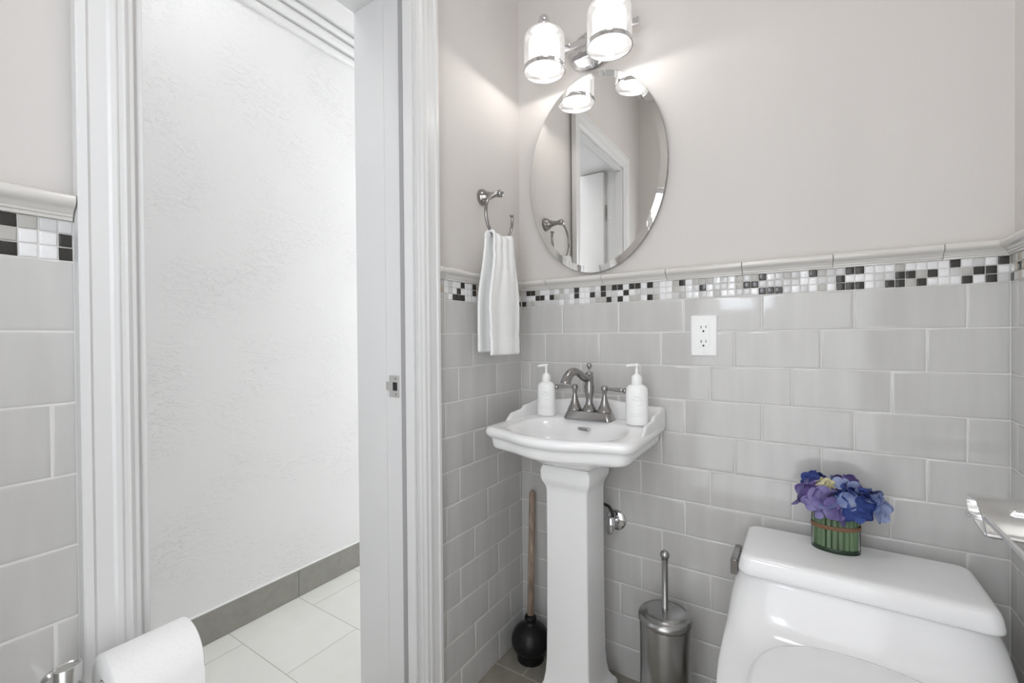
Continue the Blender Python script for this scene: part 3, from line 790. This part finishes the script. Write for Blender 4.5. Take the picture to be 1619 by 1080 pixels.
# ------------------------------------------------------------------ toilet
TX = .978
toi = thing('toilet', (TX, -.35, 0), 'white one-piece toilet below the flower vase', 'toilet')
def tl(hx, y0, y1, z, r=.03, n=8): return rrect(hx, (y0-y1)/2, r, n, TX, (y0+y1)/2, z)
lidp = [tl(.214, -.034, -.228, .549, .03), tl(.224, -.030, -.238, .5505, .03), tl(.2265, -.028, -.2435, .5545, .028), tl(.2262, -.028, -.2440, .561, .026), tl(.2225, -.028, -.2425, .580, .024),
        tl(.2195, -.029, -.2395, .589, .023), tl(.2165, -.031, -.2355, .5935, .022), tl(.211, -.036, -.229, .5962, .02), tl(.203, -.044, -.220, .5972, .018), tl(.12, -.10, -.16, .5975, .018)]
MB().loft(lidp).build('tank_lid', M_porc, toi)
# body: horizontal sections morphing from the tank into an elongated bowl
def section(hx, y0, y1, z, e=4.0, eb=8.0, n=72, shift=0.0):
    out = []
    cy = lerp(y0, y1, .45); 
    for i in range(n):
        a = 2*PI*i/n; ca, sa = math.cos(a), math.sin(a)
        ly = (y0-cy) if sa > 0 else (cy-y1)
        ee = eb if sa > 0 else e
        k = 1/((abs(ca)/hx)**ee+(abs(sa)/ly)**ee)**(1/ee)
        out.append((TX+ca*k, cy+sa*k, z))
    return out
body = [section(.10, -.16, -.52, 0.0, 2.6, 4), section(.105, -.15, -.54, .03, 2.6, 4), section(.10, -.15, -.53, .08, 2.5, 4), section(.11, -.12, -.55, .16, 2.4, 4), section(.15, -.06, -.62, .26, 2.4, 4),
        section(.195, -.03, -.68, .34, 2.4, 5), section(.228, -.022, -.715, .385, 2.5, 6), section(.243, -.020, -.72, .402, 2.6, 7), section(.247, -.020, -.70, .411, 2.7, 7),
        section(.2505, -.020, -.60, .4165, 3.0, 7), section(.2515, -.020, -.42, .420, 3.6, 7), section(.2515, -.020, -.345, .4255, 4.2, 7), section(.251, -.020, -.302, .436, 4.6, 7), section(.249, -.020, -.276, .452, 5, 7), section(.246, -.021, -.258, .474, 5, 7), section(.239, -.022, -.2445, .505, 5, 7),
        section(.227, -.024, -.237, .535, 5, 7), section(.219, -.026, -.232, .551, 5, 7)]
MB().loft(body).build('bowl_and_tank', M_porc, toi)
def egg(hx, yb, yf, z, n=64):
    cy = lerp(yb, yf, .42); out = []
    for i in range(n):
        a = 2*PI*i/n; ca, sa = math.cos(a), math.sin(a)
        ly = (yb-cy) if sa > 0 else (cy-yf); e = 2.5 if sa > 0 else 2.05
        k = 1/((abs(ca)/hx)**e+(abs(sa)/ly)**e)**(1/e)
        out.append((TX+ca*k, cy+sa*k, z))
    return out
yb = -.275
MB().loft([egg(.180, yb-.004, -.708, .4205), egg(.185, yb, -.714, .424), egg(.185, yb, -.714, .434), egg(.183, yb-.003, -.712, .437)]).build('seat', M_porc, toi)
MB().loft([egg(.183, yb-.002, -.712, .4375), egg(.186, yb, -.716, .441), egg(.186, yb, -.716, .449), egg(.183, yb-.003, -.712, .454), egg(.172, yb-.013, -.70, .4575), egg(.12, yb-.06, -.64, .459), egg(.05, yb-.13, -.56, .4595)]).build('seat_lid', M_porc, toi)
# flush lever on the left side of the tank
LX = TX-.2300
lv = MB().lathe([(.015, .004), (.015, -.003), (.012, -.006)], (LX, -.085, .532), axis='X', n=22)
def lever_sec(y, z, w_, h_): return [(LX-.0115+p[0], y, z+p[1]) for p in rrect(w_, h_, .0035, 4)]
lv.loft([lever_sec(-.066, .532, .006, .012), lever_sec(-.070, .532, .008, .0155), lever_sec(-.115, .531, .0085, .0165), lever_sec(-.150, .529, .009, .0185), lever_sec(-.166, .528, .009, .0195), lever_sec(-.170, .528, .007, .0175)])
plabel(lv.build('flush_lever', M_nickel, toi, auto=.8), 'satin metal flush lever')

# ------------------------------------------------------------------ flower arrangement on the tank lid
VX, VY, V0 = .950, -.092, .5977
fl = thing('flower_arrangement', (VX, VY, V0), 'purple and blue hydrangeas in an oval glass vase on the toilet tank', 'flowers')
va, vb = .0485, .031
K = .82
vs = MB().lathe([(.97, 0), (1.0, .002), (1.0, .105), (.985, .106), (.965, .105), (.955, .012), (.9, .010)], (0, 0, 0), n=56)
vs.v = [(VX+x*va, VY+y*vb, V0+z*K) for x, y, z in vs.v]
vase = vs.build('vase', M_vglass, fl, auto=.7)
bs = MB().lathe([(.94, .0015), (.95, .003), (.95, .011), (.93, .012)], n=48)
bs.v = [(VX+x*va, VY+y*vb, V0+z*K) for x, y, z in bs.v]
plabel(bs.build('dark_base', M_foam, vase, auto=.7), 'dark green glass bottom')
NST = 22
for i in range(NST):
    a = 2*PI*(i+.3)/NST
    cx, cy = VX+.885*va*math.cos(a), VY+.885*vb*math.sin(a)
    n_ = Vector((math.cos(a)/va, math.sin(a)/vb, 0)).normalized(); t_ = Vector((-n_.y, n_.x, 0))
    wv = .0054*(.85+.25*rnd.random())
    lo = []
    for h in (.0125, .05, .100):
        c = Vector((cx, cy, V0+h*K))
        lo.append([tuple(c+t_*wv*math.cos(b)+n_*.0028*math.sin(b)) for b in [2*PI*q/10 for q in range(10)]])
    MB().loft(lo).build('stem', M_stem, fl, auto=.8)
core = MB().lathe([(.78, .0125), (.78, .099)], n=40)
core.v = [(VX+x*va, VY+y*vb, V0+z*K) for x, y, z in core.v]
plabel(core.build('floral_foam', M_foam, fl, auto=.7), 'dark green foam core')
bd = MB().loft([[(VX+va*r*math.cos(2*PI*j/56), VY+vb*r*math.sin(2*PI*j/56), V0+h*K+.002*math.cos(2*PI*j/56)) for j in range(56)] for r, h in ((1.005, .066), (1.022, .0665), (1.028, .072), (1.022, .0775), (1.005, .078))], False, False)
plabel(bd.build('raffia_band', M_band, fl), 'brown raffia band')
def floret(mb, c, n, size, rr, mi, cup=.35):
    n = n.normalized(); u = n.orthogonal().normalized(); q0 = rr.uniform(0, PI/2)
    for k in range(4):
        a = q0 + k*PI/2 + rr.uniform(-.18, .18)
        d = u*math.cos(a)+n.cross(u)*math.sin(a); sd = n.cross(d)
        cu = cup*rr.uniform(.4, 1.6) ; tw = rr.uniform(-.25, .25); L_ = size*rr.uniform(.85, 1.12)
        lo = []
        for i in range(8):
            t = min(1.0, (1-math.cos(PI*(.12+.88*i/7)))/2)
            wd = size*.60*math.sqrt(max(.004, 1-((t-.56)/.445)**2)) if t > .12 else size*.14
            row = []
            for j in range(5):
                q = j/2-1
                p = c + d*L_*t + sd*wd*q + n*(cu*L_*t*t*.75 - q*q*wd*.22 + tw*q*wd*t) + n*.0012*k
                row.append(tuple(p))
            lo.append(row)
        mb.loft(lo, False, False, closed=False, mi=mi)
def bloom(cx, cz, cy, r, mats_w, nf, size, label, seed, zmin=-.55, name='hydrangea_bloom', rad=(1, 1, 1)):
    rr = random.Random(seed); mb = MB(); c = Vector((VX+(cx-VX)*K, VY+(cy-VY)*K, Vt+(cz-Vt)*K)); k = 0; ms = [m for m, _ in mats_w]
    # inner filler so that no gaps look through
    for i in range(nf):
        t = (i+.5)/nf; zc = 1-(1-zmin)*t; ph = i*2.39996+seed
        rr2 = math.sqrt(max(0, 1-zc*zc))
        n = Vector((rr2*math.cos(ph), rr2*math.sin(ph), zc))
        x = rr.random(); acc = 0; mi = 0
        for q, (m, w_) in enumerate(mats_w):
            acc += w_
            if x < acc: mi = q; break
        pos = c + Vector((n.x*rad[0], n.y*rad[1], n.z*rad[2]))*K*r*rr.uniform(.82, 1.0)
        nn = (n + Vector((rr.uniform(-.35, .35), rr.uniform(-.35, .35), rr.uniform(-.25, .35)))).normalized()
        floret(mb, pos, nn, K*size*rr.uniform(.8, 1.15), rr, mi)
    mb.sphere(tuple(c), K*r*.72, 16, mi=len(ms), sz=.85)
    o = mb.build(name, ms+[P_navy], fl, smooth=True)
    plabel(o, label)
    return o
Vt = V0+.105*K
bloom(VX-.042, Vt+.042, VY-.012, .042, [(P_lav, .75), (P_pur, .25)], 15, .031, 'lavender purple hydrangea bloom', 3)
bloom(VX-.012, Vt+.026, VY-.038, .028, [(P_lav, .8), (P_peri, .2)], 8, .031, 'lavender hydrangea sprig low at the front', 8, zmin=-.4)
bloom(VX+.036, Vt+.044, VY-.022, .041, [(P_blue, .85), (P_peri, .15)], 15, .031, 'deep blue hydrangea bloom', 5)
bloom(VX+.078, Vt+.036, VY+.004, .037, [(P_peri, .85), (P_pur, .15)], 14, .030, 'pale periwinkle hydrangea bloom', 9, zmin=-.75)
bloom(VX+.024, Vt+.064, VY+.020, .038, [(P_pur, .7), (P_peri, .3)], 13, .027, 'purple hydrangea bloom at the back', 12)
bloom(VX-.048, Vt+.072, VY+.022, .027, [(P_navy, .6), (P_blue, .4)], 9, .023, 'navy hydrangea bloom at the back', 14, zmin=-.2)
bloom(VX-.026, Vt+.080, VY-.012, .021, [(P_cream, 1.0)], 24, .0105, 'cream yellow flower cluster', 15, zmin=-.2, name='cream_flower')

# ------------------------------------------------------------------ plunger
px_, py_ = .087, -.094
pl_ = thing('plunger', (px_, py_, 0), 'black rubber plunger with wooden handle in the corner behind the sink', 'plunger')
cup = [(.046, .0), (.047, .008), (.045, .022), (.047, .030), (.060, .040), (.0665, .058), (.066, .076), (.058, .096), (.043, .112), (.027, .122), (.020, .127), (.0185, .132), (.0205, .136), (.0205, .146), (.0175, .150), (.012, .151)]
MB().lathe([(r, h+.0006) for r, h in cup], (px_, py_, 0), n=40).build('rubber_cup', M_rubber, pl_)
hb, ht = Vector((px_, py_, .125)), Vector((.058, -.026, .556))
MB().tube([hb, hb.lerp(ht, .5), hb.lerp(ht, .985), ht, ht+(ht-hb).normalized()*.005], [.0125, .0115, .011, .0095, .004], 18).build('handle', M_wood, pl_)

# ------------------------------------------------------------------ toilet brush holder
bx_, by_ = .556, -.135
br_ = thing('toilet_brush_holder', (bx_, by_, 0), 'brushed steel toilet brush canister between the sink and the toilet', 'toilet brush')
MB().lathe([(.067, .0005), (.069, .003), (.069, .312), (.067, .318)], (bx_, by_, 0), n=64).build('canister', M_steel, br_, auto=.8)
MB().lathe([(.0715, .314), (.0735, .317), (.0735, .324), (.0715, .330), (.066, .3345), (.058, .336), (.0565, .338), (.045, .341), (.025, .344), (.010, .3455), (1e-7, .346)], (bx_, by_, 0), n=64).build('lid', M_steel, br_, auto=.8)
MB().lathe([(.0075, .342), (.009, .344), (.009, .352), (.0083, .353), (.0083, .482), (.0095, .483), (.0095, .488), (.007, .489)], (bx_, by_, 0), n=24).sphere((bx_, by_, .4995), .0132, 22).build('brush_handle', M_steel, br_, auto=.8)

# ------------------------------------------------------------------ water supply valve
wx, wz = .366, 1.116-.604
wv = thing('water_valve', (wx, 0, wz), 'chrome water shut-off valve on the tile beside the pedestal', 'valve')
MB().lathe([(.034, .0), (.034, -.003), (.031, -.007), (.022, -.011), (.012, -.0125)], (wx, 0, wz), axis='Y', n=36).build('escutcheon', M_chrome, wv)
MB().lathe([(.008, -.010), (.008, -.024), (.0115, -.026), (.0115, -.046), (.008, -.048), (.006, -.056)], (wx, 0, wz), axis='Y', n=20).tube([(wx, -.036, wz+.004), (wx, -.036, wz+.022)], .0075, 14).build('valve_body', M_chrome, wv, auto=.7)
MB().lathe([(.004, -.053), (.018, -.055), (.0235, -.058), (.024, -.062), (.020, -.066), (.006, -.068), (1e-7, -.0685)], (wx, 0, wz), axis='Y', n=28, sx=1.25, sy=.62).build('valve_handle', M_chrome, wv)
hp = catmull([(wx, -.036, wz+.020), (wx-.001, -.036, wz+.032), (wx-.012, -.040, wz+.054), (wx-.033, -.058, wz+.068), (wx-.055, -.065, wz+.080), (wx-.058, -.066, wz+.115), (wx-.045, -.080, wz+.18), (wx-.04, -.085, wz+.235)], 6)
MB().tube(hp, .0052, 12).build('supply_hose', M_hose, wv)

# ------------------------------------------------------------------ toilet paper
RX, RZp = .084, .645
hd = thing('paper_holder', (0, -1.258, RZp), 'satin chrome toilet paper post on the tile left of the doorway', 'toilet paper holder')
MB().lathe([(.013, 0.0005), (.013, .004), (.0095, .008), (.009, .062)], (0, -1.2555, RZp-.004), axis='X', n=28).build('wall_flange', M_satin, hd, auto=.7)
hp_ = MB().lathe([(.0100, -.020), (.0120, -.014), (.0130, .022), (.0133, .040), (.0130, .0435), (.0118, .0440), (.0105, .0425), (1e-7, .0425)], (.072, -1.2545, RZp), n=32, sx=.85, sy=1.12)
hp_.build('post', M_satin, hd, auto=.7)
MB().tube([(RX, -1.262, RZp), (RX, -1.18, RZp), (RX, -1.113, RZp), (RX, -1.111, RZp)], [.0075, .0075, .0075, .004], 16).build('rod', M_satin, hd, auto=.7)
def roll():
    mb = MB(); y0, y1, R_, r_ = -1.222, -1.119, .0515, .0195
    lo = []
    for r, y in ((r_, y0), (R_-.003, y0), (R_, y0+.002), (R_, y1-.002), (R_-.003, y1), (r_, y1), (r_, y0)):
        lo.append([(RX+r*math.cos(2*PI*j/72)*(1+.01*math.sin(2*PI*j/72*2+1)), y, RZp-.0115+r*math.sin(2*PI*j/72)) for j in range(72)])
    mb.loft(lo, False, False)
    a0 = math.radians(200)
    sheet = []
    for i in range(8):
        z = RZp-.0135-.012*i
        sheet.append([(RX+R_+.0006+.0005*math.sin(i), y, z) for y in (y0+.001, (y0+y1)/2, y1-.001)])
    mb.loft(sheet, False, False, closed=False)
    o = mb.build('toilet_paper_roll', M_paper, auto=.8)
    lo2 = []
    cr = MB()
    for r, y in ((r_+.0002, y0+.0003), (r_-.0012, y0+.0003), (r_-.0012, y1-.0003), (r_+.0002, y1-.0003)):
        lo2.append([(RX+r*math.cos(2*PI*j/48), y, RZp-.0115+r*math.sin(2*PI*j/48)) for j in range(48)])
    plabel(cr.loft(lo2, False, False).build('core', M_core, o, auto=.7), 'cardboard core')
    return o
tag(roll(), 'white toilet paper roll on its holder in front of the doorway', 'toilet paper')

# ------------------------------------------------------------------ chrome rack on the right wall
rk = thing('wall_rack', (XR, -.34, .80), 'chrome wall rack with curled end bracket on the right wall', 'rack')
def bracket(yo, name='bracket'):
    x0, x1 = 1.140, XR+.0005
    pts = [(-.288, .8275), (-.313, .8280), (-.346, .8110), (-.369, .7920), (-.377, .7820), (-.3700, .7765), (-.353, .7755), (-.327, .7795), (-.299, .7835), (-.273, .7895), (-.261, .8060), (-.269, .8200)]
    n0 = len(pts); path = catmull([pts[-1]]+pts+pts[:2], 5)[5:5+n0*5]
    cy_, cz_ = sum(p[0] for p in path)/len(path), sum(p[1] for p in path)/len(path)
    def off(d):
        out_ = []
        for i, p in enumerate(path):
            q0, q1 = path[i-1], path[(i+1) % len(path)]
            t = Vector((q1[0]-q0[0], q1[1]-q0[1])).normalized(); nn = Vector((-t.y, t.x))
            if nn.dot(Vector((cy_-p[0], cz_-p[1]))) < 0: nn = -nn
            out_.append((p[0]+nn.x*d, p[1]+nn.y*d))
        return out_
    inn = off(.0045)
    mb = MB().loft([[(x0+.010, y+yo, z) for y, z in inn], [(x0, y+yo, z) for y, z in inn], [(x0, y+yo, z) for y, z in path], [(XR, y+yo, z) for y, z in path]], True, False)
    mb.box(XR-.004, XR+.0005, -.395+yo, -.262+yo, .765, .836)
    o = mb.build(name, M_rack, rk, auto=.7)
    MB().tube([(1.133, -.2965+yo, .7905), (1.145, -.2965+yo, .7905), (1.152, -.2965+yo, .7905)], [.0055]*3, 14).build('pin', M_chrome, o, auto=.7)
    MB().tube([(1.176, -.340+yo, .8155), (1.182, -.340+yo, .8155), (XR, -.340+yo, .8155)], [.004, .0070, .0070], 16).build('cross_tube', M_chrome, o, auto=.7)
    return o
bracket(0); bracket(-.47)
MB().box(1.1385, 1.1435, -.840, -.358, .8040, .8115).build('front_bar', M_rackbar, rk, smooth=False, bevel=.0008)
